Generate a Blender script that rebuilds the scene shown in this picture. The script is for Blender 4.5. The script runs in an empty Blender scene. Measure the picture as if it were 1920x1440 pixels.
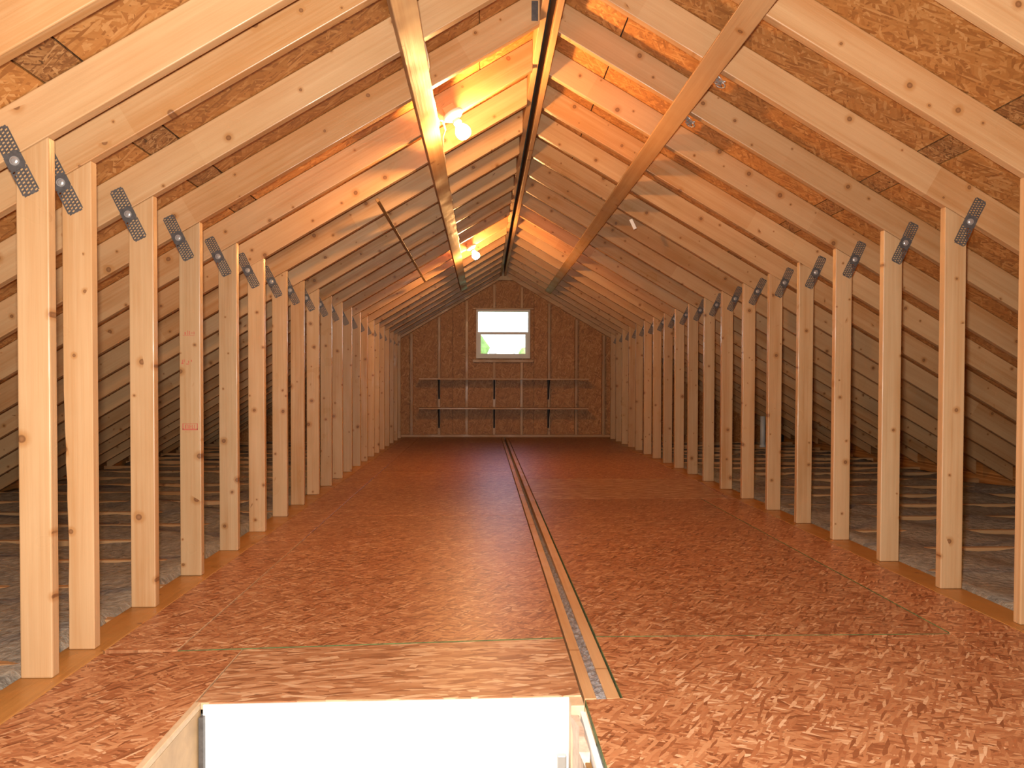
import bpy, bmesh, math, random
from mathutils import Matrix, Vector
random.seed(7)
scene = bpy.context.scene
COL = scene.collection

# ------------------------------------------------------------------ camera
H = 0.834
cam_d = bpy.data.cameras.new('camera')
cam = bpy.data.objects.new('camera', cam_d); COL.objects.link(cam)
yaw, pit, rol = 0.0357, -0.0203, 0.0027
fw = Vector((math.sin(yaw)*math.cos(pit), math.cos(yaw)*math.cos(pit), math.sin(pit)))
rt = Vector((math.cos(yaw), -math.sin(yaw), 0)); up = rt.cross(fw)
r2 = rt*math.cos(rol) + up*math.sin(rol); u2 = -rt*math.sin(rol) + up*math.cos(rol)
M = Matrix((r2, u2, -fw)).transposed().to_4x4(); M.translation = (0, 0, H)
cam.matrix_world = M
cam_d.sensor_fit = 'HORIZONTAL'; cam_d.sensor_width = 36.0
cam_d.lens = 1500.0/1920.0*36.0
cam_d.shift_y = 25.5/1920.0
cam_d.clip_start = 0.02; cam_d.clip_end = 500
scene.camera = cam

# ------------------------------------------------------------------ world, lights, exposure
w = bpy.data.worlds.new('sky'); scene.world = w; w.use_nodes = True
nt = w.node_tree; nt.nodes.clear()
sk = nt.nodes.new('ShaderNodeTexSky'); sk.sky_type = 'NISHITA'
sk.sun_elevation = math.radians(48); sk.sun_rotation = math.radians(200); sk.sun_disc = False
bg = nt.nodes.new('ShaderNodeBackground'); bg.inputs[1].default_value = 1.1
wo = nt.nodes.new('ShaderNodeOutputWorld')
nt.links.new(sk.outputs[0], bg.inputs[0]); nt.links.new(bg.outputs[0], wo.inputs[0])

fl_d = bpy.data.lights.new('camera_flash_offscreen', 'AREA'); fl_d.shape = 'RECTANGLE'
fl_d.size = 0.06; fl_d.size_y = 0.03; fl_d.energy = 128; fl_d.color = (1.0, 0.94, 0.86)
fl = bpy.data.objects.new('camera_flash_offscreen', fl_d); COL.objects.link(fl)
fl.matrix_world = Matrix.Translation(fw*0.03 + u2*0.07 - r2*0.03) @ M
BULB_STRENGTH = 1050.0

vs = scene.view_settings
vs.view_transform = 'Standard'; vs.look = 'None'; vs.gamma = 1.0; vs.use_curve_mapping = False
vs.exposure = 0.10

cy = scene.cycles
cy.max_bounces = 5; cy.diffuse_bounces = 3; cy.glossy_bounces = 2; cy.transmission_bounces = 2; cy.transparent_max_bounces = 4
cy.caustics_reflective = False; cy.caustics_refractive = False

# ------------------------------------------------------------------ helpers
def link(o, parent=None):
    COL.objects.link(o)
    if parent is not None: o.parent = parent
    return o
def tag(o, label=None, cat=None, group=None, kind=None):
    if label: o['label'] = label
    if cat: o['category'] = cat
    if group: o['group'] = group
    if kind: o['kind'] = kind
    return o
def empty(name, loc=(0, 0, 0), parent=None):
    e = bpy.data.objects.new(name, None); e.empty_display_size = 0.1; e.location = loc
    return link(e, parent)
def obj(name, me, mat=None, parent=None, mw=None):
    """link a mesh; mw is the WORLD matrix (parents are only translated)"""
    if mat is not None and len(me.materials) == 0: me.materials.append(mat)
    o = bpy.data.objects.new(name, me); link(o, parent)
    if mw is not None:
        if parent is not None:
            o.matrix_local = parent_world(parent).inverted() @ mw
        else: o.matrix_local = mw
    return o
def parent_world(p):
    m = p.matrix_basis.copy()
    return parent_world(p.parent) @ m if p.parent else m
def frame(o, X, Y, Z):
    m = Matrix((Vector(X).normalized(), Vector(Y).normalized(), Vector(Z).normalized())).transposed().to_4x4()
    m.translation = o
    return m
def bm_mesh(name, bm, smooth=False):
    bmesh.ops.recalc_face_normals(bm, faces=bm.faces)
    me = bpy.data.meshes.new(name); bm.to_mesh(me); bm.free()
    if smooth:
        for p in me.polygons: p.use_smooth = True
    return me
def add_prism(bm, poly, t0, t1, axis='Y'):
    """poly in (X,Z) extruded along Y (axis Y), or in (X,Y) extruded along Z (axis Z)"""
    f = (lambda a, b, t: (a, t, b)) if axis == 'Y' else (lambda a, b, t: (a, b, t))
    A = [bm.verts.new(f(a, b, t0)) for a, b in poly]; B = [bm.verts.new(f(a, b, t1)) for a, b in poly]
    n = len(poly)
    bm.faces.new(A); bm.faces.new(B[::-1])
    for i in range(n): bm.faces.new((A[i], B[i], B[(i+1) % n], A[(i+1) % n]))
def add_box(bm, x0, x1, y0, y1, z0, z1):
    add_prism(bm, [(x0, y0), (x1, y0), (x1, y1), (x0, y1)], z0, z1, 'Z')
def bevel(bm, w, seg=2):
    bmesh.ops.recalc_face_normals(bm, faces=bm.faces)
    bmesh.ops.bevel(bm, geom=list(bm.edges), offset=w, segments=seg, affect='EDGES', profile=0.5, clamp_overlap=True)
def prism_mesh(name, poly, t0, t1, axis='Y', bev=0.0025, seg=2):
    bm = bmesh.new(); add_prism(bm, poly, t0, t1, axis)
    if bev: bevel(bm, bev, seg)
    return bm_mesh(name, bm)
def box_mesh(name, x0, x1, y0, y1, z0, z1, bev=0.0025, seg=2):
    return prism_mesh(name, [(x0, y0), (x1, y0), (x1, y1), (x0, y1)], z0, z1, 'Z', bev, seg)
def add_cyl(bm, p, d, r0, r1, h, n=20, cap=True):
    d = Vector(d).normalized(); a = d.orthogonal().normalized(); b = d.cross(a); p = Vector(p)
    A = [bm.verts.new(p + (a*math.cos(2*math.pi*i/n) + b*math.sin(2*math.pi*i/n))*r0) for i in range(n)]
    B = [bm.verts.new(p + d*h + (a*math.cos(2*math.pi*i/n) + b*math.sin(2*math.pi*i/n))*r1) for i in range(n)]
    for i in range(n): bm.faces.new((A[i], A[(i+1) % n], B[(i+1) % n], B[i]))
    if cap: bm.faces.new(A[::-1]); bm.faces.new(B)
def add_lathe(bm, prof, n=24):
    """profile [(r,h)] about +Z"""
    rings = []
    for r, h in prof:
        if r < 1e-6: rings.append([bm.verts.new((0, 0, h))])
        else: rings.append([bm.verts.new((r*math.cos(2*math.pi*i/n), r*math.sin(2*math.pi*i/n), h)) for i in range(n)])
    for a, b in zip(rings, rings[1:]):
        for i in range(n):
            j = (i+1) % n
            if len(a) == 1: bm.faces.new((a[0], b[j], b[i]))
            elif len(b) == 1: bm.faces.new((a[i], a[j], b[0]))
            else: bm.faces.new((a[i], a[j], b[j], b[i]))
def tube_mesh(name, pts, r, n=8):
    bm = bmesh.new(); pts = [Vector(p) for p in pts]; rings = []
    for i, p in enumerate(pts):
        d = (pts[min(i+1, len(pts)-1)] - pts[max(i-1, 0)]).normalized()
        a = d.cross(Vector((0.3, 0.2, 1))).normalized(); b = d.cross(a)
        rings.append([bm.verts.new(p + (a*math.cos(2*math.pi*k/n) + b*math.sin(2*math.pi*k/n))*r) for k in range(n)])
    for A, B in zip(rings, rings[1:]):
        for k in range(n): bm.faces.new((A[k], A[(k+1) % n], B[(k+1) % n], B[k]))
    bm.faces.new(rings[0][::-1]); bm.faces.new(rings[-1])
    return bm_mesh(name, bm, True)

# ------------------------------------------------------------------ materials
class NT:
    def __init__(s, name):
        s.m = bpy.data.materials.new(name); s.m.use_nodes = True; s.t = s.m.node_tree; s.t.nodes.clear()
        s.out = s.n('ShaderNodeOutputMaterial'); s.p = s.n('ShaderNodeBsdfPrincipled')
        s.l(s.p.outputs[0], s.out.inputs[0])
    def n(s, typ, **kw):
        nd = s.t.nodes.new(typ)
        for k, v in kw.items(): setattr(nd, k, v)
        return nd
    def l(s, a, b): s.t.links.new(a, b)
    def set(s, sock, v):
        if hasattr(v, 'is_output') or isinstance(v, bpy.types.NodeSocket): s.l(v, sock)
        else: sock.default_value = v
    def math(s, op, a, b=0.0, c=None, clamp=False):
        nd = s.n('ShaderNodeMath', operation=op, use_clamp=clamp)
        s.set(nd.inputs[0], a); s.set(nd.inputs[1], b)
        if c is not None: s.set(nd.inputs[2], c)
        return nd.outputs[0]
    def vmath(s, op, a, b=(0, 0, 0)):
        nd = s.n('ShaderNodeVectorMath', operation=op)
        s.set(nd.inputs[0], a); s.set(nd.inputs[1], b)
        return nd.outputs['Value'] if op in ('LENGTH', 'DOT_PRODUCT', 'DISTANCE') else nd.outputs[0]
    def mapr(s, v, a, b, c=0.0, d=1.0, smooth=True):
        nd = s.n('ShaderNodeMapRange', interpolation_type='SMOOTHSTEP' if smooth else 'LINEAR')
        s.set(nd.inputs[0], v)
        for i, q in enumerate((a, b, c, d)): s.set(nd.inputs[i+1], q)
        return nd.outputs[0]
    def ramp(s, v, stops):
        nd = s.n('ShaderNodeValToRGB'); cr = nd.color_ramp
        while len(cr.elements) > 1: cr.elements.remove(cr.elements[-1])
        for i, (p, c) in enumerate(stops):
            e = cr.elements[0] if i == 0 else cr.elements.new(p)
            e.position = p; e.color = (*c, 1)
        s.l(v, nd.inputs[0]); return nd.outputs[0]
    def mix(s, f, a, b, typ='MIX'):
        nd = s.n('ShaderNodeMix', data_type='RGBA', blend_type=typ)
        s.set(nd.inputs[0], f)
        for sk_, v in ((nd.inputs[6], a), (nd.inputs[7], b)):
            if isinstance(v, tuple): sk_.default_value = (*v[:3], 1)
            else: s.l(v, sk_)
        return nd.outputs[2]
    def noise(s, vec, scale, detail=2.0, rough=0.5):
        nd = s.n('ShaderNodeTexNoise'); s.l(vec, nd.inputs['Vector'])
        nd.inputs['Scale'].default_value = scale; nd.inputs['Detail'].default_value = detail
        nd.inputs['Roughness'].default_value = rough
        return nd.outputs[0]
    def coords(s, spread=23.0):
        """object coordinates moved by a per-object random amount"""
        tc = s.n('ShaderNodeTexCoord'); oi = s.n('ShaderNodeObjectInfo')
        r = oi.outputs['Random']
        cx = s.n('ShaderNodeCombineXYZ')
        s.l(s.math('MULTIPLY', r, spread), cx.inputs[0])
        s.l(s.math('MULTIPLY', s.math('FRACT', s.math('MULTIPLY', r, 17.3)), spread), cx.inputs[1])
        s.l(s.math('MULTIPLY', s.math('FRACT', s.math('MULTIPLY', r, 91.7)), spread), cx.inputs[2])
        return tc.outputs['Object'], s.vmath('ADD', tc.outputs['Object'], cx.outputs[0]), r
    def bump(s, h, strength, dist):
        b = s.n('ShaderNodeBump'); b.inputs['Strength'].default_value = strength; b.inputs['Distance'].default_value = dist
        s.l(h, b.inputs['Height']); s.l(b.outputs[0], s.p.inputs['Normal'])

def plain(name, col, rough=0.6, metal=0.0, noise=0.0, scale=20, bump=0.0, spec=0.5):
    N = NT(name)
    N.p.inputs['Roughness'].default_value = rough; N.p.inputs['Metallic'].default_value = metal
    N.p.inputs['Specular IOR Level'].default_value = spec
    if noise or bump:
        o, v, r = N.coords()
        nz = N.noise(v, scale, 4, 0.6)
        dk = tuple(c*(1-noise) for c in col); lt = tuple(min(1, c*(1+noise)) for c in col)
        N.l(N.ramp(nz, [(0.3, dk), (0.7, lt)]), N.p.inputs['Base Color'])
        if bump: N.bump(nz, 0.6, bump)
    else: N.p.inputs['Base Color'].default_value = (*col, 1)
    return N.m

def pine(name, light, dark, hue=0.12, knots=0.5, rough=0.36, spec=0.42, splice=0.0):
    """sawn pine: length along local X, thickness Y, width Z"""
    N = NT(name); o, v, r = N.coords()
    long_ = N.vmath('MULTIPLY', v, (0.55, 9.0, 9.0))
    broad = N.noise(long_, 1.0, 3, 0.55)
    fine = N.noise(N.vmath('MULTIPLY', v, (2.2, 90.0, 90.0)), 1.0, 3, 0.6)
    # knots: round in the face (X,Z), running through the thickness
    S = (5.2, 0.0, 10.5)
    warp = N.n('ShaderNodeTexNoise'); N.l(v, warp.inputs['Vector']); warp.inputs['Scale'].default_value = 9
    vv = N.vmath('ADD', N.vmath('MULTIPLY', v, (1, 0, 1)), N.vmath('MULTIPLY', N.vmath('SUBTRACT', warp.outputs['Color'], (0.5, 0.5, 0.5)), (0.014, 0, 0.014)))
    sc = N.vmath('MULTIPLY', vv, S)
    vo = N.n('ShaderNodeTexVoronoi', voronoi_dimensions='3D', feature='F1'); N.l(sc, vo.inputs['Vector']); vo.inputs['Scale'].default_value = 1.0
    df = N.vmath('MULTIPLY', N.vmath('SUBTRACT', sc, vo.outputs['Position']), (1/S[0], 0.0, 1/S[2]))
    dist = N.vmath('LENGTH', df)
    sp = N.n('ShaderNodeSeparateColor'); N.l(vo.outputs['Color'], sp.inputs[0])
    rad = N.mapr(N.math('POWER', sp.outputs[0], 1.7), 0, 1, 0.0030, 0.0120, False)
    on = N.math('LESS_THAN', sp.outputs[1], knots)
    core = N.math('MULTIPLY', on, N.mapr(N.math('DIVIDE', dist, rad), 0.75, 1.15, 1, 0))
    inner = N.math('MULTIPLY', on, N.mapr(N.math('DIVIDE', dist, rad), 0.25, 0.7, 1, 0))
    halo = N.math('MULTIPLY', on, N.mapr(N.math('DIVIDE', dist, rad), 0.9, 2.7, 1, 0))
    # growth bands bend round the knots
    bend = N.math('ADD', broad, N.math('MULTIPLY', halo, 0.35))
    band = N.noise(N.vmath('ADD', N.vmath('MULTIPLY', v, (0.25, 16.0, 16.0)), N.n('ShaderNodeCombineXYZ').outputs[0]), 1.0, 4, 0.65)
    blot = N.noise(N.vmath('MULTIPLY', v, (2.5, 6.0, 6.0)), 1.0, 3, 0.6)
    f = N.math('ADD', N.math('MULTIPLY', bend, 0.42), N.math('ADD', N.math('MULTIPLY', band, 0.42), N.math('ADD', N.math('MULTIPLY', fine, 0.26), N.math('MULTIPLY', blot, 0.22))))
    if splice:
        sx_ = N.n('ShaderNodeSeparateXYZ'); N.l(v, sx_.inputs[0])
        wn_ = N.n('ShaderNodeTexWhiteNoise', noise_dimensions='1D'); N.l(N.math('FLOOR', N.math('DIVIDE', sx_.outputs[0], 1.35)), wn_.inputs['W'])
        f = N.math('ADD', f, N.math('MULTIPLY', N.math('SUBTRACT', wn_.outputs['Value'], 0.5), splice))
    base = N.ramp(N.mapr(f, 0.50, 0.82, 0, 1, False), [(0.0, light), (0.55, tuple(0.55*a+0.45*b for a, b in zip(light, dark))), (1.0, dark)])
    # board to board: some redder, some paler
    red = N.mix(N.math('MULTIPLY', N.math('FRACT', N.math('MULTIPLY', r, 7.77)), hue*2), base, (0.46, 0.225, 0.095))
    c1 = N.mix(N.math('MULTIPLY', halo, 0.38), red, (0.40, 0.185, 0.06))
    c2 = N.mix(N.math('MULTIPLY', core, 0.82), c1, (0.16, 0.065, 0.025))
    c3 = N.mix(N.math('MULTIPLY', inner, 0.45), c2, (0.36, 0.17, 0.07))
    hs = N.n('ShaderNodeHueSaturation'); N.l(c3, hs.inputs['Color'])
    N.l(N.mapr(N.math('FRACT', N.math('MULTIPLY', r, 31.1)), 0, 1, 0.92, 1.1, False), hs.inputs['Value'])
    N.l(hs.outputs[0], N.p.inputs['Base Color'])
    N.l(N.mapr(N.noise(v, 6.0, 2), 0.3, 0.7, rough-0.1, rough+0.14, False), N.p.inputs['Roughness'])
    N.p.inputs['Specular IOR Level'].default_value = spec
    N.bump(N.math('ADD', N.math('MULTIPLY', fine, 0.35), N.math('MULTIPLY', N.noise(N.vmath('MULTIPLY', v, (4, 10, 10)), 1.0, 1), 1.6)), 0.45, 0.006)
    return N.m

def osb(name, stops, spread=1.0, rough=0.5, size=1.0, plane='XY', speck=0.5):
    """flakes: five layers of long cells at different angles over one another"""
    N = NT(name); o, v, r = N.coords(11.0)
    if plane == 'XZ':
        sw = N.n('ShaderNodeSeparateXYZ'); N.l(v, sw.inputs[0]); cb = N.n('ShaderNodeCombineXYZ')
        N.l(sw.outputs[0], cb.inputs[0]); N.l(sw.outputs[2], cb.inputs[1]); v = cb.outputs[0]
    wn = N.n('ShaderNodeTexNoise'); N.l(v, wn.inputs['Vector']); wn.inputs['Scale'].default_value = 3.0
    v2 = N.vmath('ADD', v, N.vmath('MULTIPLY', N.vmath('SUBTRACT', wn.outputs['Color'], (0.5, 0.5, 0.5)), (0.05, 0.05, 0)))
    val = None
    layers = [(8, 0.12, 0.026, 1.0), (-42, 0.10, 0.024, 0.55), (63, 0.085, 0.022, 0.5), (-17, 0.13, 0.020, 0.5), (33, 0.075, 0.017, 0.42), (-70, 0.085, 0.015, 0.35)]
    for i, (ang, L, W, cov) in enumerate(layers):
        mp = N.n('ShaderNodeMapping', vector_type='POINT')
        N.l(v2, mp.inputs[0])
        mp.inputs['Location'].default_value = (i*3.1, i*1.7, 0)
        mp.inputs['Rotation'].default_value = (0, 0, math.radians(ang*spread))
        s2 = N.vmath('MULTIPLY', mp.outputs[0], (1/(L*size), 1/(W*size), 0))
        vo = N.n('ShaderNodeTexVoronoi', voronoi_dimensions='2D', feature='F1', distance='EUCLIDEAN'); N.l(s2, vo.inputs['Vector'])
        vo.inputs['Scale'].default_value = 1.0
        sp = N.n('ShaderNodeSeparateColor'); N.l(vo.outputs['Color'], sp.inputs[0])
        if val is None: val = sp.outputs[0]
        else:
            msk = N.math('LESS_THAN', sp.outputs[1], cov)
            mx = N.n('ShaderNodeMix', data_type='FLOAT'); N.l(msk, mx.inputs[0]); N.l(val, mx.inputs[2]); N.l(sp.outputs[0], mx.inputs[3])
            val = mx.outputs[0]
    grain = N.noise(N.vmath('MULTIPLY', v2, (25, 160, 1)), 1.0, 2)
    big = N.noise(v, 1.4, 2)
    t = N.math('ADD', N.math('MULTIPLY', val, 0.8), N.math('ADD', N.math('MULTIPLY', grain, 0.16), N.math('MULTIPLY', big, 0.16)))
    col = N.ramp(N.mapr(t, 0.12, 1.0, 0, 1, False), stops)
    spk = N.mapr(N.noise(N.vmath('MULTIPLY', v, (30, 70, 1)), 1.0, 1), 0.70, 0.78, 0, speck)
    col = N.mix(spk, col, tuple(c*0.35 for c in stops[0][1]))
    hs = N.n('ShaderNodeHueSaturation'); N.l(col, hs.inputs['Color'])
    N.l(N.mapr(r, 0, 1, 0.9, 1.08, False), hs.inputs['Value'])
    N.l(hs.outputs[0], N.p.inputs['Base Color'])
    N.p.inputs['Roughness'].default_value = rough
    N.p.inputs['Specular IOR Level'].default_value = 0.4
    N.bump(grain, 0.3, 0.0012)
    return N.m

MAT = {}
MAT['pine'] = pine('pine_lumber', (0.60, 0.405, 0.22), (0.44, 0.23, 0.09), knots=0.62)
MAT['rafter'] = pine('pine_rafter', (0.58, 0.37, 0.19), (0.42, 0.205, 0.075), knots=0.55, splice=0.16)
MAT['joist'] = pine('pine_joist', (0.58, 0.37, 0.19), (0.42, 0.205, 0.075), knots=0.3)
MAT['plate'] = pine('sole_plate_pine', (0.50, 0.24, 0.06), (0.40, 0.17, 0.04), knots=0.2)
MAT['beam'] = pine('brace_pine', (0.58, 0.37, 0.19), (0.42, 0.205, 0.075), knots=0.25, rough=0.5)
MAT['osb_roof'] = osb('roof_osb', [(0, (0.29, 0.108, 0.026)), (0.4, (0.43, 0.180, 0.046)), (0.75, (0.50, 0.228, 0.066)), (1, (0.61, 0.325, 0.12))], size=0.7)
MAT['osb_floor'] = osb('floor_osb', [(0, (0.18, 0.055, 0.020)), (0.28, (0.34, 0.125, 0.050)), (0.62, (0.44, 0.192, 0.084)), (0.86, (0.52, 0.262, 0.125)), (1, (0.70, 0.47, 0.29))], rough=0.40, size=0.52, spread=0.8)
MAT['osb_floor_dir'] = osb('floor_osb_directional', [(0, (0.25, 0.092, 0.038)), (0.35, (0.42, 0.19, 0.085)), (0.7, (0.54, 0.29, 0.15)), (1, (0.72, 0.50, 0.31))], spread=0.22, rough=0.42, size=0.75)
MAT['osb_wall'] = osb('gable_osb', [(0, (0.29, 0.108, 0.026)), (0.4, (0.43, 0.180, 0.046)), (0.75, (0.50, 0.228, 0.066)), (1, (0.61, 0.325, 0.12))], plane='XZ', size=0.8)
MAT['osb_strip'] = osb('dark_speckled_osb', [(0, (0.15, 0.055, 0.016)), (0.4, (0.30, 0.13, 0.040)), (0.75, (0.40, 0.20, 0.07)), (1, (0.52, 0.30, 0.13))], size=0.4, speck=0.9)
MAT['green'] = plain('green_edge_seal', (0.085, 0.115, 0.035), 0.8, noise=0.6, scale=30)
MAT['cut'] = plain('fresh_osb_cut', (0.48, 0.29, 0.155), 0.7, noise=0.3, scale=40)
MAT['galv'] = plain('galvanized_steel', (0.115, 0.105, 0.10), 0.42, 0.3, noise=0.25, scale=60)
MAT['rivet'] = plain('bright_rivet', (0.55, 0.53, 0.50), 0.35, 0.6)
MAT['black'] = plain('black_bracket_steel', (0.02, 0.017, 0.015), 0.6)
MAT['white'] = plain('white_vinyl', (0.80, 0.79, 0.76), 0.45)
MAT['drywall'] = plain('white_painted_drywall', (0.88, 0.87, 0.84), 0.7, noise=0.015, scale=60)
MAT['ply'] = plain('pale_plywood', (0.46, 0.30, 0.155), 0.55, noise=0.15, scale=14)
MAT['palewood'] = plain('pale_sawn_edge', (0.58, 0.43, 0.27), 0.6, noise=0.12, scale=30)
MAT['paper'] = plain('torn_drywall_paper', (0.60, 0.46, 0.36), 0.8, noise=0.2, scale=40)
MAT['insul'] = plain('grey_blown_insulation', (0.29, 0.26, 0.21), 0.95, noise=0.35, scale=28, bump=0.02)
MAT['gapfoam'] = plain('grey_gap_insulation', (0.20, 0.18, 0.175), 0.9, noise=0.5, scale=90, bump=0.006)
MAT['felt'] = plain('dark_roofing_felt', (0.03, 0.025, 0.022), 0.9)
MAT['pvc'] = plain('white_pvc', (0.76, 0.76, 0.75), 0.4)
MAT['porcelain'] = plain('white_porcelain', (0.85, 0.84, 0.80), 0.25)
MAT['cable'] = plain('cream_cable_jacket', (0.80, 0.72, 0.55), 0.45)
MAT['rod'] = plain('brown_stick', (0.22, 0.115, 0.035), 0.55, noise=0.3, scale=25)
MAT['stamp'] = plain('red_grading_ink', (0.50, 0.12, 0.07), 0.7)
MAT['tagwhite'] = plain('white_plastic_tag', (0.85, 0.82, 0.78), 0.4)
MAT['grass'] = plain('mown_grass', (0.22, 0.29, 0.08), 0.9, noise=0.3, scale=1.5)
MAT['leaf'] = plain('light_green_foliage', (0.24, 0.34, 0.08), 0.8, noise=0.4, scale=3)
MAT['bark'] = plain('tree_bark', (0.16, 0.12, 0.09), 0.9, noise=0.3, scale=9)
N = NT('lit_bulb_glass')
em = N.n('ShaderNodeEmission'); em.inputs[0].default_value = (1.0, 0.50, 0.17, 1); em.inputs[1].default_value = BULB_STRENGTH
N.l(em.outputs[0], N.out.inputs[0]); N.t.nodes.remove(N.p); MAT['bulb'] = N.m
N = NT('window_glass'); N.t.nodes.remove(N.p)
tr = N.n('ShaderNodeBsdfTransparent'); gl = N.n('ShaderNodeBsdfGlossy'); gl.inputs['Roughness'].default_value = 0.02
mx = N.n('ShaderNodeMixShader'); mx.inputs[0].default_value = 0.07
N.l(tr.outputs[0], mx.inputs[1]); N.l(gl.outputs[0], mx.inputs[2]); N.l(mx.outputs[0], N.out.inputs[0]); MAT['glass'] = N.m

# ------------------------------------------------------------------ dimensions (metres)
xL, xR = -1.2025, 1.8475           # inner faces of the two knee walls
zL, zR = 1.508, 1.540              # rafter underside at those faces
sL, sR = 0.595, 0.580              # roof slopes
tL, tR = math.atan(sL), math.atan(sR)
RD = 0.128                         # rafter depth
YG = 11.95                         # inner face of the gable framing
YB = -1.2                          # wall behind the stair opening
EAVE = 2.72
RIDGE = 0.284
def roofL(x): return zL + sL*(x - xL)
def roofR(x): return zR + sR*(xR - x)
nL = Vector((math.sin(tL), 0, -math.cos(tL)))     # inward (down) normals
nR = Vector((-math.sin(tR), 0, -math.cos(tR)))
uL = Vector((math.cos(tL), 0, math.sin(tL)))      # up-slope directions
uR = Vector((-math.cos(tR), 0, math.sin(tR)))

# ------------------------------------------------------------------ roof sheathing (ceiling)
ceil = tag(empty('ceiling', (RIDGE, 0, 2.6)), 'orange brown OSB roof sheathing on both slopes above the rafters', 'ceiling', kind='structure')
def sheath(side):
    rows = ([(-3.95, -2.62), (-2.62, -1.213), (-1.210, -1.110), (-1.107, -0.02), (-0.017, 0.262)] if side == 'L'
            else [(4.62, 3.30), (3.30, 1.820), (1.817, 1.733), (1.730, 0.62), (0.617, 0.31)])
    x0, z0f, th, nn, uu = (xL, roofL, tL, nL, uL) if side == 'L' else (xR, roofR, tR, nR, uR)
    for k, (a, b) in enumerate(rows):
        sa = abs(a - b)/math.cos(th)
        off = [0.0, 1.22, 0.6, 0.0, 1.22][k]
        y = YB - off
        while y < YG + 0.1:
            y0, y1 = max(y, YB), min(y + 2.44, YG + 0.12)
            if y1 - y0 > 0.05:
                me = box_mesh('sheathing', 0, y1 - y0 - 0.003, 0, sa - 0.002, 0, 0.012, 0.001, 1)
                # local X = world y, local Y = up-slope, local Z = outward
                X = Vector((0, 1, 0)); Y = uu; Z = X.cross(Y)
                if Z.z < 0:
                    X = -X; Z = X.cross(Y)
                org = Vector((a, y0 if X.y > 0 else y1, z0f(a))) + Vector((0, 0, RD/math.cos(th) + 0.002))
                obj('sheathing_panel', me, MAT['osb_strip'] if k == 2 else MAT['osb_roof'], ceil, frame(org, X, Y, Z))
            y += 2.44
sheath('L'); sheath('R')
for side in 'LR':
    xe = xL - EAVE - 0.2 if side == 'L' else xR + EAVE + 0.2
    f = roofL if side == 'L' else roofR
    d = 0.190
    poly = [(xe, f(xe) + d), (RIDGE, f(RIDGE) + d), (RIDGE, f(RIDGE) + d + 0.03), (xe, f(xe) + d + 0.03)]
    obj('added_underlayment', prism_mesh('underlayment', poly, YB - 0.3, YG + 0.4, 'Y', 0), MAT['felt'], ceil, Matrix.Identity(4))  # unseen cover, added so no sky leaks through the sheathing seams

# ------------------------------------------------------------------ floor
floor = tag(empty('floor', (0.3, 5, 0)), 'reddish brown OSB floor of loose laid sheets', 'floor', kind='structure')
def panel_mesh(poly, edge, rot, cx, cy):
    bm = bmesh.new(); add_prism(bm, [(y - cy, -(x - cx)) for x, y in poly] if rot else [(x - cx, y - cy) for x, y in poly], -0.018, -0.001, 'Z')
    bmesh.ops.recalc_face_normals(bm, faces=bm.faces)
    top = [e for e in bm.edges if all(v.co.z > -0.005 for v in e.verts)]
    bmesh.ops.bevel(bm, geom=top, offset=0.0016, segments=1, affect='EDGES')
    bm.normal_update()
    for f in bm.faces:
        if abs(f.normal.z) > 0.9: continue
        n = f.normal
        d = 'E' if n.x > 0.5 else 'W' if n.x < -0.5 else 'N' if n.y > 0.5 else 'S'
        f.material_index = 1 if d in edge[0] else 2 if d in edge[1] else 0
    return bm_mesh('panel', bm)
def floor_panel(poly, mat, edge=('', ''), rot=False):
    """edge: sides (N, S, E, W) sealed green, sides showing a pale cut"""
    cx = sum(p[0] for p in poly)/len(poly); cy = sum(p[1] for p in poly)/len(poly)
    me = panel_mesh(poly, edge, rot, cx, cy)
    for m_ in (mat, MAT['green'], MAT['cut']): me.materials.append(m_)
    mw = Matrix.Translation((cx, cy, 0)) @ (Matrix.Rotation(math.pi/2, 4, 'Z') if rot else Matrix.Identity(4))
    return obj('floor_panel', me, None, floor, mw)
def rect(x0, x1, y0, y1): return [(x0, y0), (x1, y0), (x1, y1), (x0, y1)]
F, FD = MAT['osb_floor'], MAT['osb_floor_dir']
PL, PR = -1.168, 1.806             # edges of the sole plates
g = 0.002
floor_panel([(PL, YB), (-0.747, YB), (-0.747, 2.50), (PL, 2.47)], F, ('N', 'E'))
floor_panel([(-0.742, 2.083), (0.262, 2.105), (0.262, 2.578), (-0.745, 2.500)], FD, ('N', 'W'))
floor_panel(rect(PL, -0.947, 2.50, 4.20), F, ('', 'E')); floor_panel(rect(PL, -0.947, 4.203, 6.64), F)
floor_panel(rect(PL, -0.947, 6.643, 9.08), F); floor_panel(rect(PL, -0.947, 9.083, YG), F)
floor_panel([(-0.943, 2.492), (0.262, 2.586), (0.262, 4.97), (-0.943, 4.97)], F, ('S', 'W'))
floor_panel(rect(-0.943, 0.262, 4.973, 7.41), F); floor_panel(rect(-0.943, 0.262, 7.413, 9.85), F)
floor_panel(rect(-0.943, 0.262, 9.853, YG), F)
floor_panel([(0.268, YB), (1.553, YB), (1.553, 2.586), (0.368, 2.590), (0.368, 2.085), (0.268, 2.075)], F, ('NW', ''))
floor_panel(rect(1.557, PR, YB, 2.60), F)
floor_panel([(0.369, 2.594), (1.553, 2.590), (1.553, 5.655), (0.369, 5.655)], F, ('SWE', ''))
floor_panel(rect(1.557, PR, 2.604, 5.655), F, ('W', ''))
floor_panel([(0.369, 5.66), (1.752, 5.66), (PR, 6.838), (0.369, 6.838)], FD, ('', 'NE'))
floor_panel([(1.756, 5.66), (PR, 5.66), (PR, 6.80)], F)
floor_panel(rect(0.369, PR, 6.843, 9.28), F); floor_panel(rect(0.369, PR, 9.283, YG), F)
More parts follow.
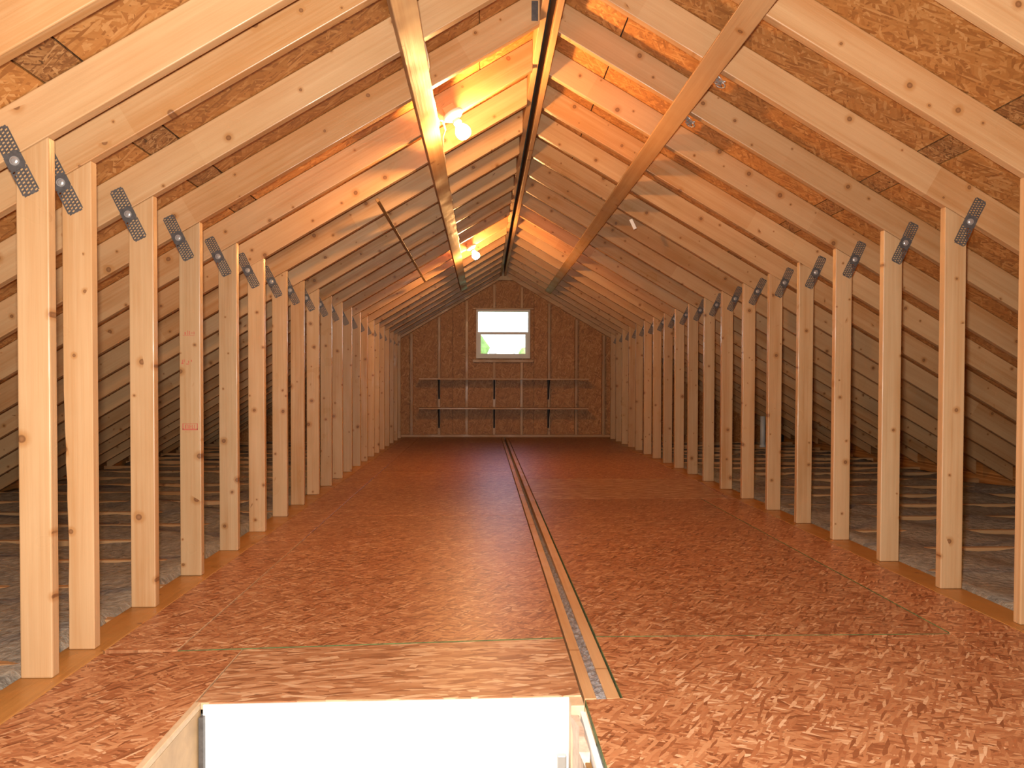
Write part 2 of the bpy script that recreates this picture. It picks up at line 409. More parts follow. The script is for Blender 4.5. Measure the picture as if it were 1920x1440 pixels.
# joint between the two halves of the building: a board on either side of a gap packed with insulation
for xa, xb in ((0.268, 0.3005), (0.327, 0.363)):
    me = box_mesh('joint_board', 0, YG - 2.085, -(xb-xa)/2, (xb-xa)/2, -0.14, -0.002, 0.002)
    obj('joint_board', me, MAT['beam'], floor, frame(((xa+xb)/2, 2.085, 0), (0, 1, 0), (-1, 0, 0), (0, 0, 1)))
bm = bmesh.new()
nseg = 240; ya, yb = 2.09, YG
for i in range(nseg+1):
    for j in range(4):
        y = ya + (yb - ya)*(i/nseg)**1.7
        fade = min(1.0, max(0.0, (y - 2.6)/2.2))
        bm.verts.new((0.3005 + 0.0265*j/3, y, -0.006 - 0.03*fade + random.uniform(-0.005, 0.004)))
bm.verts.ensure_lookup_table()
for i in range(nseg):
    for j in range(3):
        a = i*4 + j; bm.faces.new((bm.verts[a], bm.verts[a+1], bm.verts[a+5], bm.verts[a+4]))
tag(obj('gap_insulation', bm_mesh('gap_insulation', bm), MAT['gapfoam'], floor, Matrix.Identity(4)), kind='stuff')
# ceiling boards of the storey below (closes the eave bays from underneath), with the stair opening left free
low = tag(empty('floor_lower', (0, 5, -0.17)), 'drywall under the joists and lower storey floor', 'floor', kind='structure')
for poly in (rect(xL-EAVE-0.2, -0.76, YB, YG), rect(0.30, xR+EAVE+0.2, YB, YG), rect(-0.76, 0.30, 2.15, YG)):
    obj('drywall_sheet', prism_mesh('sheet', poly, -0.19, -0.17, 'Z', 0), MAT['drywall'], low, Matrix.Identity(4))
obj('lower_floor', prism_mesh('sheet', rect(-1.2, 0.8, YB, 2.2), -2.56, -2.5, 'Z', 0), MAT['ply'], low, Matrix.Identity(4))

# ------------------------------------------------------------------ stair opening
def wall(name, label, poly, a, b, mat, axis='Z'):
    return tag(obj(name, prism_mesh(name, poly, a, b, axis, 0), mat), label, 'wall', kind='structure')
ws = tag(empty('wall_stairwell_far', (-0.25, 2.1, -1.2)), 'overexposed white drywall at the far end of the stair opening', 'wall', kind='structure')
obj('drywall_face', prism_mesh('f', [(-0.722, 2.076), (0.228, 2.098), (0.228, 2.1035), (-0.722, 2.0815)], -2.5, -0.0035, 'Z', 0), MAT['drywall'], ws, Matrix.Identity(4))
obj('metal_corner_bead', prism_mesh('b', [(-0.728, 2.058), (-0.716, 2.058), (-0.716, 2.0755), (-0.728, 2.0755)], -2.5, -0.03, 'Z', 0.001, 1), MAT['galv'], ws, Matrix.Identity(4))
obj('metal_bracket', box_mesh('mb', 0.196, 0.220, 2.078, 2.096, -0.30, -0.150, 0.003), MAT['rivet'], ws, Matrix.Identity(4))
wl = tag(empty('wall_stairwell_left', (-0.74, 1, -1.2)), 'plywood lined side of the stair opening with a pale top strip', 'wall', kind='structure')
obj('plywood_lining', prism_mesh('p', rect(-0.742, -0.730, YB, 2.083), -0.30, -0.016, 'Z', 0), MAT['ply'], wl, Matrix.Identity(4))
obj('edge_strip', prism_mesh('p', rect(-0.746, -0.729, YB, 2.083), -0.0155, 0.002, 'Z', 0.002, 1), MAT['palewood'], wl, Matrix.Identity(4))
obj('drywall_face', prism_mesh('p', rect(-0.75, -0.730, YB, 2.083), -2.5, -0.305, 'Z', 0), MAT['drywall'], wl, Matrix.Identity(4))
wr = tag(empty('wall_stairwell_right', (0.25, 1, -1.2)), 'rough edged side of the stair opening below the green sheet edge', 'wall', kind='structure')
obj('jamb_block', box_mesh('j', 0.228, 0.264, 2.045, 2.106, -0.60, -0.004, 0.003), MAT['palewood'], wr, Matrix.Identity(4))
obj('drywall_face', prism_mesh('p', rect(0.252, 0.266, YB, 2.045), -2.5, -0.02, 'Z', 0), MAT['drywall'], wr, Matrix.Identity(4))
bm = bmesh.new()
pts = [(2.044, -0.03), (2.03, -0.022), (1.96, -0.024), (1.90, -0.02), (1.84, -0.03), (1.80, -0.06), (1.83, -0.09), (1.87, -0.12), (1.90, -0.11), (1.93, -0.16), (1.97, -0.19), (2.0, -0.15), (2.044, -0.20)]
A = [bm.verts.new((0.250 - 0.006*(i % 2), y, z)) for i, (y, z) in enumerate(pts)]
B = [bm.verts.new((0.240 - 0.008*((i+1) % 3), y + 0.002, z)) for i, (y, z) in enumerate(pts)]
bm.faces.new(A); bm.faces.new(B[::-1])
for i in range(len(pts)): bm.faces.new((A[i], B[i], B[(i+1) % len(pts)], A[(i+1) % len(pts)]))
obj('torn_paper', bm_mesh('torn_paper', bm), MAT['paper'], wr, Matrix.Identity(4))
obj('brown_batten', box_mesh('bb', 0.236, 0.251, 1.72, 1.86, -0.30, -0.045, 0.002), MAT['rod'], wr, Matrix.Identity(4))
wall('wall_stairwell_near', 'drywall at the near end of the stair opening', rect(-0.75, 0.27, YB-0.02, YB), -2.5, 0.0, MAT['drywall'])

# ------------------------------------------------------------------ gable wall with window
gw = tag(empty('wall_back', (RIDGE, YG, 0)), 'dark OSB gable wall with framing studs and a small window', 'wall', kind='structure')
WX0, WX1, WZ0, WZ1 = -0.110, 0.696, 1.178, 1.906
def rtop(x): return min(roofL(x), roofR(x)) + 0.19
def gable_poly(x0, x1, zb):
    p = [(x0, zb), (x1, zb), (x1, rtop(x1))]
    xp = (zR + sR*xR - zL + sL*xL)/(sL + sR)
    if x0 < xp < x1: p.append((xp, rtop(xp)))
    p.append((x0, rtop(x0)))
    return p
edges = [-3.9, -2.9, -1.68, -0.46, 0.76, 1.98, 3.2, 4.5]
for a, b in zip(edges, edges[1:]):
    a2, b2 = a + 0.002, b - 0.002
    if a < WX0 and b > WX1:
        bm = bmesh.new()
        xp = (zR + sR*xR - zL + sL*xL)/(sL + sR)
        for poly in ([(a2, -0.2), (b2, -0.2), (b2, WZ0), (a2, WZ0)], [(a2, WZ0), (WX0, WZ0), (WX0, WZ1), (a2, WZ1)], [(WX1, WZ0), (b2, WZ0), (b2, WZ1), (WX1, WZ1)],
                     [(a2, WZ1), (b2, WZ1), (b2, rtop(b2)), (xp, rtop(xp)), (a2, rtop(a2))]):
            add_prism(bm, poly, YG + 0.089, YG + 0.101, 'Y')
        me = bm_mesh('p', bm)
    else: me = prism_mesh('p', gable_poly(a2, b2, -0.2), YG + 0.089, YG + 0.101, 'Y', 0)
    obj('wall_panel', me, MAT['osb_wall'], gw, Matrix.Identity(4))
obj('outer_cladding', prism_mesh('c', [(-3.95, -0.2), (WX0, -0.2), (WX0, rtop(WX0)), (-3.95, rtop(-3.95))], YG+0.103, YG+0.12, 'Y', 0), MAT['felt'], gw, Matrix.Identity(4))
obj('outer_cladding', prism_mesh('c', [(WX1, -0.2), (4.6, -0.2), (4.6, rtop(4.6)), (WX1, rtop(WX1))], YG+0.103, YG+0.12, 'Y', 0), MAT['felt'], gw, Matrix.Identity(4))
def gstud(x, z0, z1):
    me = box_mesh('gable_stud', 0, z1 - z0, 0, 0.089, -0.019, 0.019, 0.002, 1)
    obj('wall_stud', me, MAT['gstud'], gw, frame((x, YG, z0), (0, 0, 1), (0, 1, 0), (-1, 0, 0)))
MAT['gstud'] = pine('gable_stud_pine', (0.58, 0.37, 0.19), (0.42, 0.205, 0.075), knots=0.3)
for k in range(-5, 9):
    x = 0.16 + 0.41*k
    if x < -3.3 or x > 3.8: continue
    top = min(roofL(x), roofR(x)) - 0.012
    if top < 0.3: continue
    if WX0 < x < WX1: gstud(x, 0.038, WZ0 - 0.06); gstud(x, WZ1 + 0.022, top - 0.03)
    else: gstud(x, 0.038, top - 0.03)
me = box_mesh('gp', 0, 5.4, 0, 0.089, -0.0, 0.038, 0.002, 1)
obj('bottom_plate', me, MAT['gstud'], gw, frame((-2.4, YG, 0), (1, 0, 0), (0, 1, 0), (0, 0, 1)))
for z0, z1, nm in ((WZ0 - 0.058, WZ0 - 0.020, 'window_sill_plate'), (WZ1 + 0.004, WZ1 + 0.020, 'window_header')):
    me = box_mesh('gp', 0, WX1 - WX0 + 0.10, 0, 0.089, z0, z1, 0.002, 1)
    obj(nm, me, MAT['gstud'] if 'sill' in nm else MAT['pine'], gw, frame((WX0 - 0.05, YG, 0), (1, 0, 0), (0, 1, 0), (0, 0, 1)))
for side in 'LR':
    f, x1, x2 = (roofL, -3.6, RIDGE) if side == 'L' else (roofR, 4.2, RIDGE)
    poly = [(x1, f(x1) - 0.025), (x2, f(x2) - 0.025), (x2, f(x2) + 0.14), (x1, f(x1) + 0.14)]
    obj('gable_rafter', prism_mesh('gr', poly, YG - 0.039, YG - 0.001, 'Y', 0.002, 1), MAT['gstud'], gw, Matrix.Identity(4))
# pale triangular gusset at the peak
me = prism_mesh('gusset', [(0.104, 2.335), (0.438, 2.335), (0.272, 2.452)], YG - 0.056, YG - 0.041, 'Y', 0.001, 1)
obj('peak_gusset', me, MAT['palewood'], gw, Matrix.Identity(4))

win = tag(empty('window_1', (0.293, YG + 0.03, WZ0)), 'small white single hung window glowing with daylight', 'window', kind='structure')
def ring(x0, x1, z0, z1, w, y0, y1):
    bm = bmesh.new()
    for a, b, c, d in ((x0, x1, z0, z0+w), (x0, x1, z1-w, z1), (x0, x0+w, z0+w, z1-w), (x1-w, x1, z0+w, z1-w)):
        add_prism(bm, [(a, c), (b, c), (b, d), (a, d)], y0, y1, 'Y')
    return bm_mesh('ring', bm)
I4 = Matrix.Identity(4)
obj('window_frame', ring(WX0, WX1, WZ0, WZ1, 0.030, YG + 0.02, YG + 0.125), MAT['white'], win, I4)
obj('upper_pane', prism_mesh('g', [(WX0+0.03, 1.575), (WX1-0.03, 1.575), (WX1-0.03, WZ1-0.03), (WX0+0.03, WZ1-0.03)], YG+0.09, YG+0.094, 'Y', 0), MAT['glass'], win, I4)
sash = obj('lower_sash', ring(WX0+0.03, WX1-0.03, WZ0+0.03, 1.575, 0.040, YG + 0.045, YG + 0.08), MAT['white'], win, I4)
obj('lower_pane', prism_mesh('g', [(WX0+0.07, WZ0+0.07), (WX1-0.07, WZ0+0.07), (WX1-0.07, 1.535), (WX0+0.07, 1.535)], YG+0.06, YG+0.064, 'Y', 0), MAT['glass'], sash, I4)

# ------------------------------------------------------------------ other enclosing walls
bmr = [(xL-EAVE-0.1, -0.2), (xR+EAVE+0.1, -0.2), (xR+EAVE+0.1, roofR(xR+EAVE+0.1)+0.2), (RIDGE, 2.64), (xL-EAVE-0.1, roofL(xL-EAVE-0.1)+0.2)]
wall('wall_rear', 'OSB wall behind the stair opening', bmr, YB-0.03, YB-0.01, MAT['osb_wall'], 'Y')
wall('wall_left', 'added low OSB eave wall closing out the sky on the bulb side', rect(xL-EAVE-0.04, xL-EAVE-0.02, YB, YG+0.1), -0.2, 0.12, MAT['osb_wall'])  # unseen wall, added to block sky light at the eave
wall('wall_right', 'added low OSB eave wall closing out the sky on the pipe side', rect(xR+EAVE+0.02, xR+EAVE+0.04, YB, YG+0.1), -0.2, 0.19, MAT['osb_wall'])  # also added out of view, keeps the sky out of this eave

# ------------------------------------------------------------------ trusses
YLs = [1.907, 2.304, 2.545, 3.007, 3.486, 3.993, 4.483, 4.978, 5.442, 5.932, 6.423, 6.909, 7.405, 7.905, 8.374, 8.881, 9.323, 9.815, 10.305, 10.795, 11.285, 11.73]
YRs = [2.192, 2.711, 3.192, 3.684, 4.189, 4.682, 5.171, 5.68, 6.186, 6.68, 7.187, 7.69, 8.174, 8.68, 9.175, 9.69, 10.171, 10.65, 11.13, 11.61]
TH = 0.038
def rafter_mesh(side):
    th = tL if side == 'L' else tR
    run_in = ((RIDGE - 0.046) - xL) if side == 'L' else (xR - (RIDGE + 0.046))
    a = -(EAVE - 0.06)/math.cos(th); b = run_in/math.cos(th); k = math.tan(th)
    poly = [(a, 0), (b, 0), (b + RD*k, RD), (a + RD*k, RD)]
    if side == 'R': poly = [(-p, q) for p, q in poly][::-1]
    return prism_mesh('rafter_'+side, poly, -TH, 0, 'Y', 0.003, 2)
def stud_mesh(side):
    z, s = (zL, sL) if side == 'L' else (zR, sR)
    o = 1 if side == 'L' else -1
    W = 0.089
    poly = [(0, 0), (z - 0.001, 0), (z - 0.001 - W*s, o*W), (0, o*W)]
    bm = bmesh.new(); add_prism(bm, poly, -TH, 0, 'Y'); bevel(bm, 0.004, 2)
    return bm_mesh('stud_'+side, bm)
def plate_mesh():
    """punched nail plate in local X (length, away from the pivot) and Z (width), facing -Y"""
    bm = bmesh.new(); rows = 17; cols = 9
    us = [0.0155 + 0.0050*i for i in range(rows+1)]
    ws_ = [0.0040 if c % 2 == 0 else 0.0074 for c in range(cols)]
    vs_ = [-sum(ws_)/2]
    for q in ws_: vs_.append(vs_[-1] + q)
    grid = [[None]*(cols+1) for _ in range(rows+1)]
    for i in range(rows+1):
        for j in range(cols+1):
            skew = 0.0016*((j % 2) - 0.5)
            grid[i][j] = bm.verts.new((us[i] + skew, -0.0016, vs_[j]))
    for i in range(rows):
        for j in range(cols):
            slot = j % 2 == 1 and 1 <= i < rows-1 and (i + (j//2)) % 2 == 0
            edge_notch = j in (0, cols-1) and i in (0, rows-1)
            if slot or edge_notch: continue
            bm.faces.new((grid[i][j], grid[i][j+1], grid[i+1][j+1], grid[i+1][j]))
    ext = bmesh.ops.extrude_face_region(bm, geom=list(bm.faces))
    for v in ext['geom']:
        if isinstance(v, bmesh.types.BMVert): v.co.y = -0.0002
    bmesh.ops.delete(bm, geom=[v for v in bm.verts if not v.link_faces], context='VERTS')
    return bm_mesh('nail_plate', bm)
def pivot_mesh():
    bm = bmesh.new()
    poly = [(-0.026, -0.017), (-0.016, -0.025), (0.016, -0.025), (0.026, -0.017), (0.026, 0.017), (0.016, 0.025), (-0.016, 0.025), (-0.026, 0.017)]
    add_prism(bm, poly, -0.0038, -0.0018, 'Y')
    return bm_mesh('hinge_strap', bm)
def rivet_mesh():
    bm = bmesh.new()
    add_cyl(bm, (0, -0.0038, 0), (0, -1, 0), 0.0135, 0.0125, 0.003, 18)
    add_cyl(bm, (0, -0.0068, 0), (0, -1, 0), 0.0095, 0.006, 0.002, 18)
    return bm_mesh('rivet', bm)
def joist_mesh(side):
    return box_mesh('joist', 0, EAVE - 0.05, -TH, 0, -0.13, -0.045, 0.003, 1)
ME = dict(rL=rafter_mesh('L'), rR=rafter_mesh('R'), sL=stud_mesh('L'), sR=stud_mesh('R'), plate=plate_mesh(), pivot=pivot_mesh(), rivet=rivet_mesh(), jo=joist_mesh('L'))
ORD = ['first', 'second', 'third', 'fourth', 'fifth', 'sixth', 'seventh', 'eighth', 'ninth', 'tenth', 'eleventh', 'twelfth', 'thirteenth', 'fourteenth', 'fifteenth', 'sixteenth', 'seventeenth', 'eighteenth', 'nineteenth', 'twentieth', 'twenty-first', 'twenty-second']
truss = {}
def make_truss(side, i, y, n):
    L = side == 'L'
    x0, z0 = (xL, zL) if L else (xR, zR)
    t = empty('roof_truss', (x0, y, 0))
    where = 'bulb side' if L else 'side opposite the bulbs'
    lab = 'hinged pine half truss on the %s, %s from the gable window' % (where, ORD[n-1-i])
    if L and i == 4: lab = 'hinged pine half truss whose stud bears red grading stamps'
    if L and i == 1: lab = 'outer of the two closely paired half trusses beside the stair opening'
    if L and i == 2: lab = 'inner of the two closely paired half trusses, with a wavy edged stud'
    tag(t, lab, 'truss', 'half trusses on the ' + where)
    th = tL if L else -tR
    rx = Matrix.Rotation(-th, 4, 'Y')
    obj('rafter', ME['r'+side], MAT['rafter'], t, Matrix.Translation((x0, y, z0)) @ rx)
    me = ME['s'+side]
    if L and i == 2: me = wavy_stud
    lean = random.uniform(-0.0022, 0.0022)
    if i in (1, 2, 3, 4): lean = 0
    obj('stud', me, MAT['pine'], t, Matrix.Translation((x0, y, 0)) @ Matrix.Rotation(-math.pi/2 + lean, 4, 'Y'))
    # hinge: two nail plates turning on a rivet, on the face towards the stair
    px, pz = (xL - 0.0885, 1.437) if L else (xR + 0.0995, 1.478)
    d = Vector((0.445, 0, -0.895)) if L else Vector((-0.43, 0, -0.90))
    tw = random.uniform(-0.035, 0.035)
    for sgn, dd in ((1, d), (-1, -(Matrix.Rotation(tw, 3, 'Y') @ d))):
        X = dd.normalized(); Y = Vector((0, 1, 0)); Z = X.cross(Y)
        obj('nail_plate', ME['plate'], MAT['galv'], t, frame((px, y - TH - 0.0004, pz), X, Y, Z))
    X = d.normalized(); Y = Vector((0, 1, 0)); Z = X.cross(Y)
    hp = obj('hinge_strap', ME['pivot'], MAT['galv'], t, frame((px, y - TH - 0.0004, pz), X, Y, Z))
    obj('rivet', ME['rivet'], MAT['rivet'], hp, frame((px, y - TH - 0.0004, pz), X, Y, Z))
    # ceiling joist running out to the eave
    if L: mw = frame((xL - 0.02, y, 0), (-1, 0, 0), (0, -1, 0), (0, 0, 1)) @ Matrix.Translation((0, TH, 0))
    else: mw = frame((xR + 0.02, y, 0), (1, 0, 0), (0, 1, 0), (0, 0, 1))
    obj('joist', ME['jo'], MAT['joist'], t, mw)
    truss[side, i] = t
    return t
# stud with a bark-wane edge: the outer lower edge wanders
bm = bmesh.new()
W = 0.089; hs = [0, .12, .2, .27, .33, .40, .47, .52, .58, .63, .68, .74, .80]
oz = [.010, .011, .010, .012, .0125, .010, .008, .0085, .005, .0055, .003, .002, 0]
poly = [(0, 0), (zL-0.001, 0), (zL-0.001-W*sL, W)] + [(h, W - z) for h, z in list(zip(hs, oz))[::-1]]
add_prism(bm, poly, -TH, 0, 'Y'); bevel(bm, 0.0025, 1)
wavy_stud = bm_mesh('stud_wavy', bm)
for i, y in enumerate(YLs): make_truss('L', i, y, len(YLs))
for i, y in enumerate(YRs): make_truss('R', i, y, len(YRs))
# red grading stamps on one stud
def stamp(z, rows, seed):
    rnd = random.Random(seed); bm = bmesh.new(); y = 3.486 - TH - 0.0009
    for (a, b, c, d) in rows:
        add_prism(bm, [(a, c), (b, c), (b, d), (a, d)], y, y + 0.0008, 'Y')
    obj('grading_stamp', bm_mesh('stamp', bm), MAT['stamp'], truss['L', 4], Matrix.Translation((-1.246, 0, z)))
# block with pale strokes left between red bars
bars = [(-.033, -.029, -.012, .012), (.027, .031, -.012, .012), (-.033, .031, .0115, .013), (-.033, .031, -.0155, -.0095)]
for a, b in ((-.022, -.017), (-.011, -.008), (-.004, -.0005), (.006, .009), (.016, .0185)): bars.append((a, b, -.0085, .008))
bars += [(-.017, -.012, .006, .008), (.0, .005, -.001, .001), (.009, .014, -.0085, -.0065)]
stamp(0.638, bars, 1)
stamp(1.034, [(-.03, .02, -.009, -.0075), (-.022, -.017, -.006, .006), (-.010, -.0075, -.006, .012), (-.003, 0, -.006, .01), (.005, .012, 0, .003), (.016, .019, -.004, .008)], 2)
stamp(0.912, [(-.036, -.028, -.008, -.003), (-.033, -.030, -.003, .010), (-.026, -.023, 0, .012), (-.016, -.005, -.010, -.006), (-.008, -.004, -.004, .006), (.004, .008, .002, .01)], 3)

# ------------------------------------------------------------------ long boards
def long_board(name, label, cat, x, z, y0, y1, Yax, Zax, T, Wd, mat, group=None):
    me = box_mesh(name, 0, y1 - y0, -T/2, T/2, -Wd/2, Wd/2, 0.003, 2)
    o = obj(name, me, mat, None, frame((x, y0, z), (0, 1, 0), Yax, Zax))
    return tag(o, label, cat, group)
for sgn, x, lab in ((-1, 0.2525, 'ridge board on the bulb side of the dark gap along the roof peak'), (1, 0.3165, 'ridge board across the peak gap from the bulbs')):
    long_board('ridge_board', lab, 'board', x, 2.392 + 0.085, 1.0, YG - 0.045, (-1, 0, 0), (0, 0, 1), 0.029, 0.17, MAT['beam'], 'ridge boards along the roof peak')
obj('ridge_gap_shade', box_mesh('ridge_gap_shade', RIDGE-0.25, RIDGE+0.25, YB, YG+0.3, 2.640, 2.66, 0), MAT['felt'], ceil, I4)  # near-black cover above the peak gap, its colour standing in for shade
# flat 2x4 braces under the rafters
cxl = -0.272; pt = Vector((cxl, 0, roofL(cxl))) + nL*0.020
long_board('roof_brace', 'flat pine brace board nailed under the rafters beside the bulbs', 'board', pt.x, pt.z, 1.0, 10.55, -nL, uL, 0.038, 0.089, MAT['beam'], 'brace boards under the rafters')
cxr = 0.900; pt = Vector((cxr, 0, roofR(cxr))) + nR*0.020
long_board('roof_brace', 'flat pine brace board under the rafters on the side without bulbs', 'board', pt.x, pt.z, 1.0, 11.0, -nR, -uR, 0.038, 0.089, MAT['beam'], 'brace boards under the rafters')
# sole plates under the studs
for x0, x1, lab in ((xL-0.095, PL-0.001, 'yellowish sole plate under the studs on the bulb side'), (PR+0.001, xR+0.095, 'yellowish sole plate under the studs opposite the bulbs')):
    long_board('sole_plate', lab, 'board', (x0+x1)/2, -0.0195, YB, YG, (0, 0, -1), (1, 0, 0), 0.038, x1-x0, MAT['plate'], 'sole plates of the knee walls')
# thin stick lying under the rafters on the bulb side
sx = -0.605; pt = Vector((sx, 0, roofL(sx))) + nL*0.0125
me = box_mesh('stick', 0, 8.18-4.55, -0.0115, 0.0115, -0.010, 0.010, 0.002, 1)
tag(obj('wooden_stick', me, MAT['rod'], None, frame((pt.x, 4.55, pt.z), (0, 1, 0), -nL, uL)), 'long thin brown stick fixed under the rafters', 'stick')
# white tag on a rafter of the side without bulbs
me = box_mesh('tag', -0.012, 0.012, -0.002, 0.002, -0.040, 0.036, 0.0015, 1)
tag(obj('plastic_tag', me, MAT['tagwhite'], None, Matrix.Translation((1.052, 5.68-TH-0.0035, 1.948)) @ Matrix.Rotation(math.radians(-26), 4, 'Y')), 'small white tag hanging on the face of a rafter', 'tag')

# ------------------------------------------------------------------ light fixtures and cable
def fixture(x, y, label):
    base = Vector((x, y, roofL(x)))
    q = Vector((0, 0, 1)).rotation_difference(nL).to_matrix().to_4x4()
    t = empty('light_fixture', base); tag(t, label, 'lamp', 'bare bulb fixtures under the rafters')
    mw = Matrix.Translation(base) @ q
    obj('mounting_block', box_mesh('mb', -0.030, 0.030, 0.004, 0.050, 0.002, 0.045, 0.002, 1), MAT['rafter'], t, Matrix.Translation(base) @ Matrix.Rotation(-tL, 4, 'Y'))
    bm = bmesh.new(); add_lathe(bm, [(0, 0.001), (0.050, 0.001), (0.054, 0.008), (0.050, 0.020), (0.036, 0.030), (0.026, 0.036), (0, 0.036)], 28)
    obj('fixture_base', bm_mesh('base', bm, True), MAT['porcelain'], t, mw)
    bm = bmesh.new(); add_lathe(bm, [(0, 0.036), (0.021, 0.036), (0.021, 0.058), (0.018, 0.062), (0, 0.062)], 24)
    obj('socket', bm_mesh('socket', bm, True), MAT['porcelain'], t, mw)
    bm = bmesh.new(); add_lathe(bm, [(0, 0.060), (0.0135, 0.060), (0.016, 0.066), (0.025, 0.076), (0.034, 0.090), (0.038, 0.104), (0.036, 0.119), (0.028, 0.132), (0.015, 0.139), (0, 0.141)], 28)
    obj('bulb', bm_mesh('bulb', bm, True), MAT['bulb'], t, mw)
    return base
b1 = fixture(-0.155, 3.905, 'bare lit bulb in porcelain holder near the stair opening')
b2 = fixture(-0.130, 7.816, 'bare lit bulb in porcelain holder near the gable window')
pts = []
ce = Vector((-0.272, 0, roofL(-0.272))) + uL*0.051 + nL*0.008
for k in range(61):
    y = 1.2 + k*(3.60 - 1.2)/60; pts.append(ce + Vector((0, y, 0)) + nL*(0.010*math.sin(k*0.55)) + uL*0.004*math.sin(k*0.31))
pts += [ce + Vector((0, 3.8, 0)) + nL*0.004, ce + Vector((0, 3.90, 0)) + uL*0.008, b1 - uL*0.075 + Vector((0, -0.02, 0)) + nL*0.006, b1 - uL*0.059 + nL*0.010]
tag(obj('electrical_cable', tube_mesh('cable', pts, 0.0045), MAT['cable']), 'cream cable stapled along a brace board, ending near the stair side bulb', 'cable', 'cables feeding the bulbs')
pts = [b1 - uL*0.056 + nL*0.012 + Vector((0, 0.022, 0)), ce + uL*0.03 + Vector((0, 4.02, 0)) + nL*0.012, ce + uL*0.012 + Vector((0, 4.10, 0)) + nL*0.012, ce + Vector((0, 4.22, 0)) + nL*0.02]
for k in range(81):
    y = 4.35 + k*(7.5 - 4.35)/80; pts.append(ce + Vector((0, y, 0)) + nL*(0.008*math.sin(k*0.5)) + uL*0.004*math.sin(k*0.3))
pts += [ce + Vector((0, 7.75, 0)), ce + uL*0.005 + Vector((0, 7.79, 0)), b2 - uL*0.075 + Vector((0, -0.02, 0)) + nL*0.008, b2 - uL*0.059 + nL*0.010]
tag(obj('electrical_cable', tube_mesh('cable', pts, 0.0045), MAT['cable']), 'cream cable running along a brace board between the two bulbs', 'cable', 'cables feeding the bulbs')

# bent bits of wire caught between brace board and rafters on the side without bulbs
for (wx, wy), lab in (((0.952, 3.225), 'twisted bright wire tie beside a brace board, nearer the stair opening'), ((0.958, 3.715), 'twisted bright wire tie beside a brace board, farther from the stair opening')):
    c0 = Vector((wx, wy, roofR(wx))) + nR*0.006
    rnd = random.Random(int(wy*100)); pts = []
    for k in range(40):
        a = k*0.62; pts.append(c0 + Vector((0, 0.028*math.cos(a) + 0.0012*k - 0.02, 0)) - uR*(0.016*math.sin(a*1.3) + 0.0012*k - 0.02) + nR*(0.004 + 0.003*math.sin(a*0.7)))
    tag(obj('wire_tie', tube_mesh('wire', pts, 0.0028, 6), MAT['rivet']), lab, 'wire', 'wire ties beside the brace board')
# steel strap on one rafter beside the ridge
me = box_mesh('strap', -0.014, 0.014, -0.003, -0.0005, -0.05, 0.035, 0.0008, 1)
obj('ridge_strap', me, MAT['galv'], truss['L', 4], Matrix.Translation((0.216, 3.486 - TH, 2.425)))

# ------------------------------------------------------------------ shelves on the gable wall
MAT['shelf'] = pine('shelf_pine', (0.58, 0.37, 0.19), (0.42, 0.205, 0.075), knots=0.2)
def shelf(z, label):
    t = empty('wall_shelf', (0.30, YG, z)); tag(t, label, 'shelf', 'shelves on the gable wall')
    me = box_mesh('shelf_board', 0, 2.48, -0.30, -0.002, -0.010, 0.010, 0.002, 1)
    obj('shelf_board', me, MAT['shelf'], t, frame((-0.94, YG, z), (1, 0, 0), (0, 1, 0), (0, 0, 1)))
    for x in (-0.66, 0.16, 0.97):
        bm = bmesh.new()
        add_box(bm, -0.013, 0.013, -0.006, -0.001, -0.30, -0.011)
        add_box(bm, -0.011, 0.011, -0.26, -0.006, -0.016, -0.011)
        # raking stay
        A = [(-0.007, -0.235, -0.016), (0.007, -0.235, -0.016), (0.007, -0.223, -0.016), (-0.007, -0.223, -0.016)]
        B = [(-0.007, -0.012, -0.28), (0.007, -0.012, -0.28), (0.007, -0.004, -0.27), (-0.007, -0.004, -0.27)]
        va = [bm.verts.new(p) for p in A]; vb = [bm.verts.new(p) for p in B]
        bm.faces.new(va); bm.faces.new(vb[::-1])
        for i in range(4): bm.faces.new((va[i], vb[i], vb[(i+1) % 4], va[(i+1) % 4]))
        obj('shelf_bracket', bm_mesh('bracket', bm), MAT['black'], t, Matrix.Translation((x, YG, z)))
shelf(0.866, 'upper of two wooden shelves on black brackets under the window')
shelf(0.436, 'lower of two wooden shelves on black brackets under the window')

# ------------------------------------------------------------------ eave insulation, vent pipe
def insulation(x0, x1, label):
    bm = bmesh.new(); nx, ny = 26, 150; vs_ = []
    rnd = random.Random(int(x0*100))
    ph = [(rnd.uniform(3, 9), rnd.uniform(3, 9), rnd.uniform(0, 6)) for _ in range(6)]
    for j in range(ny+1):
        y = 0.8 + (YG + 0.05 - 0.8)*j/ny
        for i in range(nx+1):
            x = x0 + (x1 - x0)*i/nx
            h = sum(math.sin(a*x + b*y + c) for a, b, c in ph)/6
            z = -0.056 + 0.032*h + rnd.uniform(-0.008, 0.008)
            near = min(abs(x - xL), abs(x - xR)); z += 0.03*max(0, 1 - near/0.9)
            z -= 0.02*max(0, (y - 6)/6)
            if math.hypot(x - 3.86, y - 10.92) < 0.22: z = -0.11
            if i in (0, nx) or j in (0, ny): z = -0.165
            vs_.append(bm.verts.new((x, y, z)))
    for j in range(ny):
        for i in range(nx):
            a = j*(nx+1) + i; bm.faces.new((vs_[a], vs_[a+1], vs_[a+nx+2], vs_[a+nx+1]))
    o = obj('insulation', bm_mesh('insulation', bm, True), MAT['insul'])
    tag(o, label, 'insulation', kind='stuff')
insulation(xL - EAVE + 0.02, xL - 0.10, 'grey loose insulation between joists on the bulb side')
insulation(xR + 0.10, xR + EAVE - 0.02, 'grey loose insulation between joists on the pipe side')
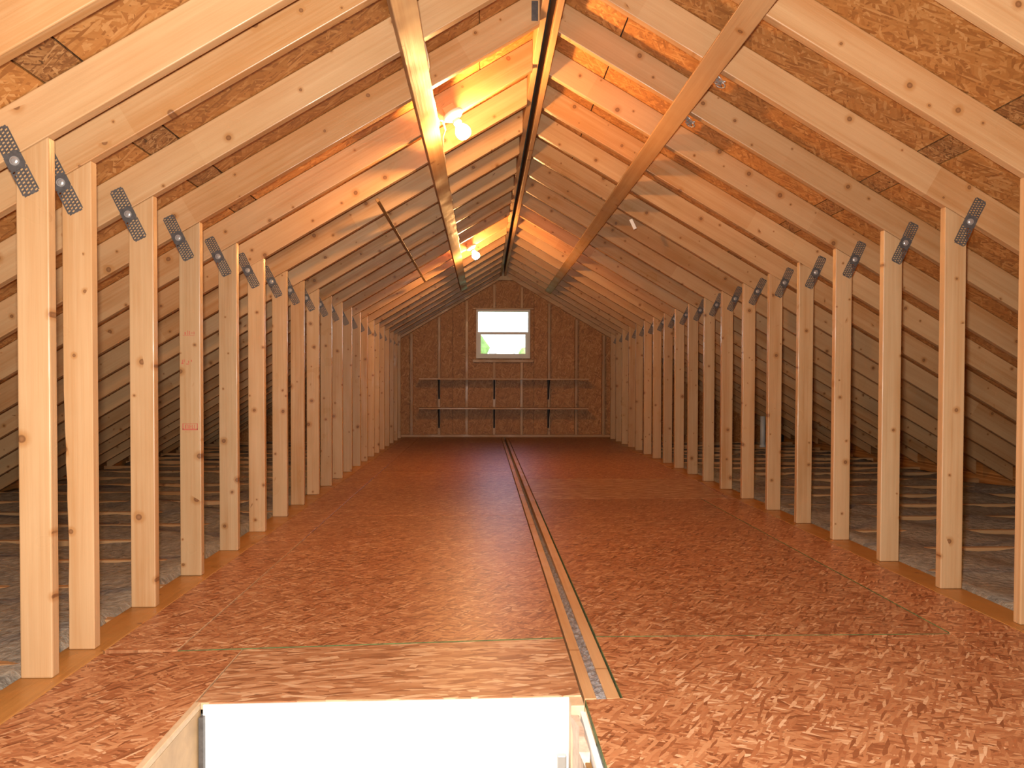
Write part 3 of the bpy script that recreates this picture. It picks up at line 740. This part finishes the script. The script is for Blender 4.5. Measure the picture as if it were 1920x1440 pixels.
bm = bmesh.new(); add_cyl(bm, (0, 0, -0.105), (0, 0, 1), 0.034, 0.034, 0.465, 20); add_cyl(bm, (0, 0, -0.105), (0, 0, 1), 0.042, 0.042, 0.07, 20)
tag(obj('vent_pipe', bm_mesh('pipe', bm, True), MAT['pvc'], None, Matrix.Translation((3.86, 10.92, 0))), 'pale plastic vent pipe standing in the dark eave', 'pipe')

# ------------------------------------------------------------------ outdoors, seen through the window
tag(obj('ground', prism_mesh('ground', rect(-60, 60, YG + 2, 140), -3.3, -3.2, 'Z', 0), MAT['grass']), 'sunlit lawn outside the window', 'ground', kind='structure')
def tree(x, y, h, r, label, seed):
    rnd = random.Random(seed); t = empty('tree', (x, y, -3.2)); tag(t, label, 'tree', 'trees outside the window')
    bm = bmesh.new(); add_cyl(bm, (0, 0, -0.05), (0, 0, 1), 0.16, 0.07, h*0.7, 10)
    obj('trunk', bm_mesh('trunk', bm), MAT['bark'], t, Matrix.Translation((x, y, -3.2)))
    bm = bmesh.new()
    for k in range(16):
        a = rnd.uniform(0, 6.28); rr = r*rnd.uniform(0.1, 0.75); q = r*rnd.uniform(0.3, 0.55)
        m = Matrix.Translation((rr*math.cos(a), rr*math.sin(a), h*0.62 + rnd.uniform(-0.25, 0.38)*h))
        res = bmesh.ops.create_icosphere(bm, subdivisions=2, radius=q, matrix=m)
        for v in res['verts']: v.co += Vector([rnd.uniform(-1, 1)*q*0.14 for _ in range(3)])
    obj('crown', bm_mesh('crown', bm), MAT['leaf'], t, Matrix.Translation((x, y, -3.2)))
tree(-1.9, 34, 6.0, 2.0, 'light green tree beyond the window, beside the slim posts', 5)
tree(4.2, 60, 6.2, 2.6, 'far pale green tree beyond the window on the lawn', 9)
for x, y, h, lb in ((0.35, 30, 5.0, 'slim grey post on the lawn nearer the light green tree'), (1.15, 30, 5.1, 'slim grey post on the lawn farther from the light green tree')):
    bm = bmesh.new(); add_cyl(bm, (0, 0, 0), (0, 0, 1), 0.05, 0.04, h, 8); add_box(bm, -0.14, 0.14, -0.06, 0.06, h, h+0.12)
    tag(obj('yard_post', bm_mesh('post', bm), MAT['rivet'], None, Matrix.Translation((x, y, -3.2))), lb, 'post', 'posts outside the window')
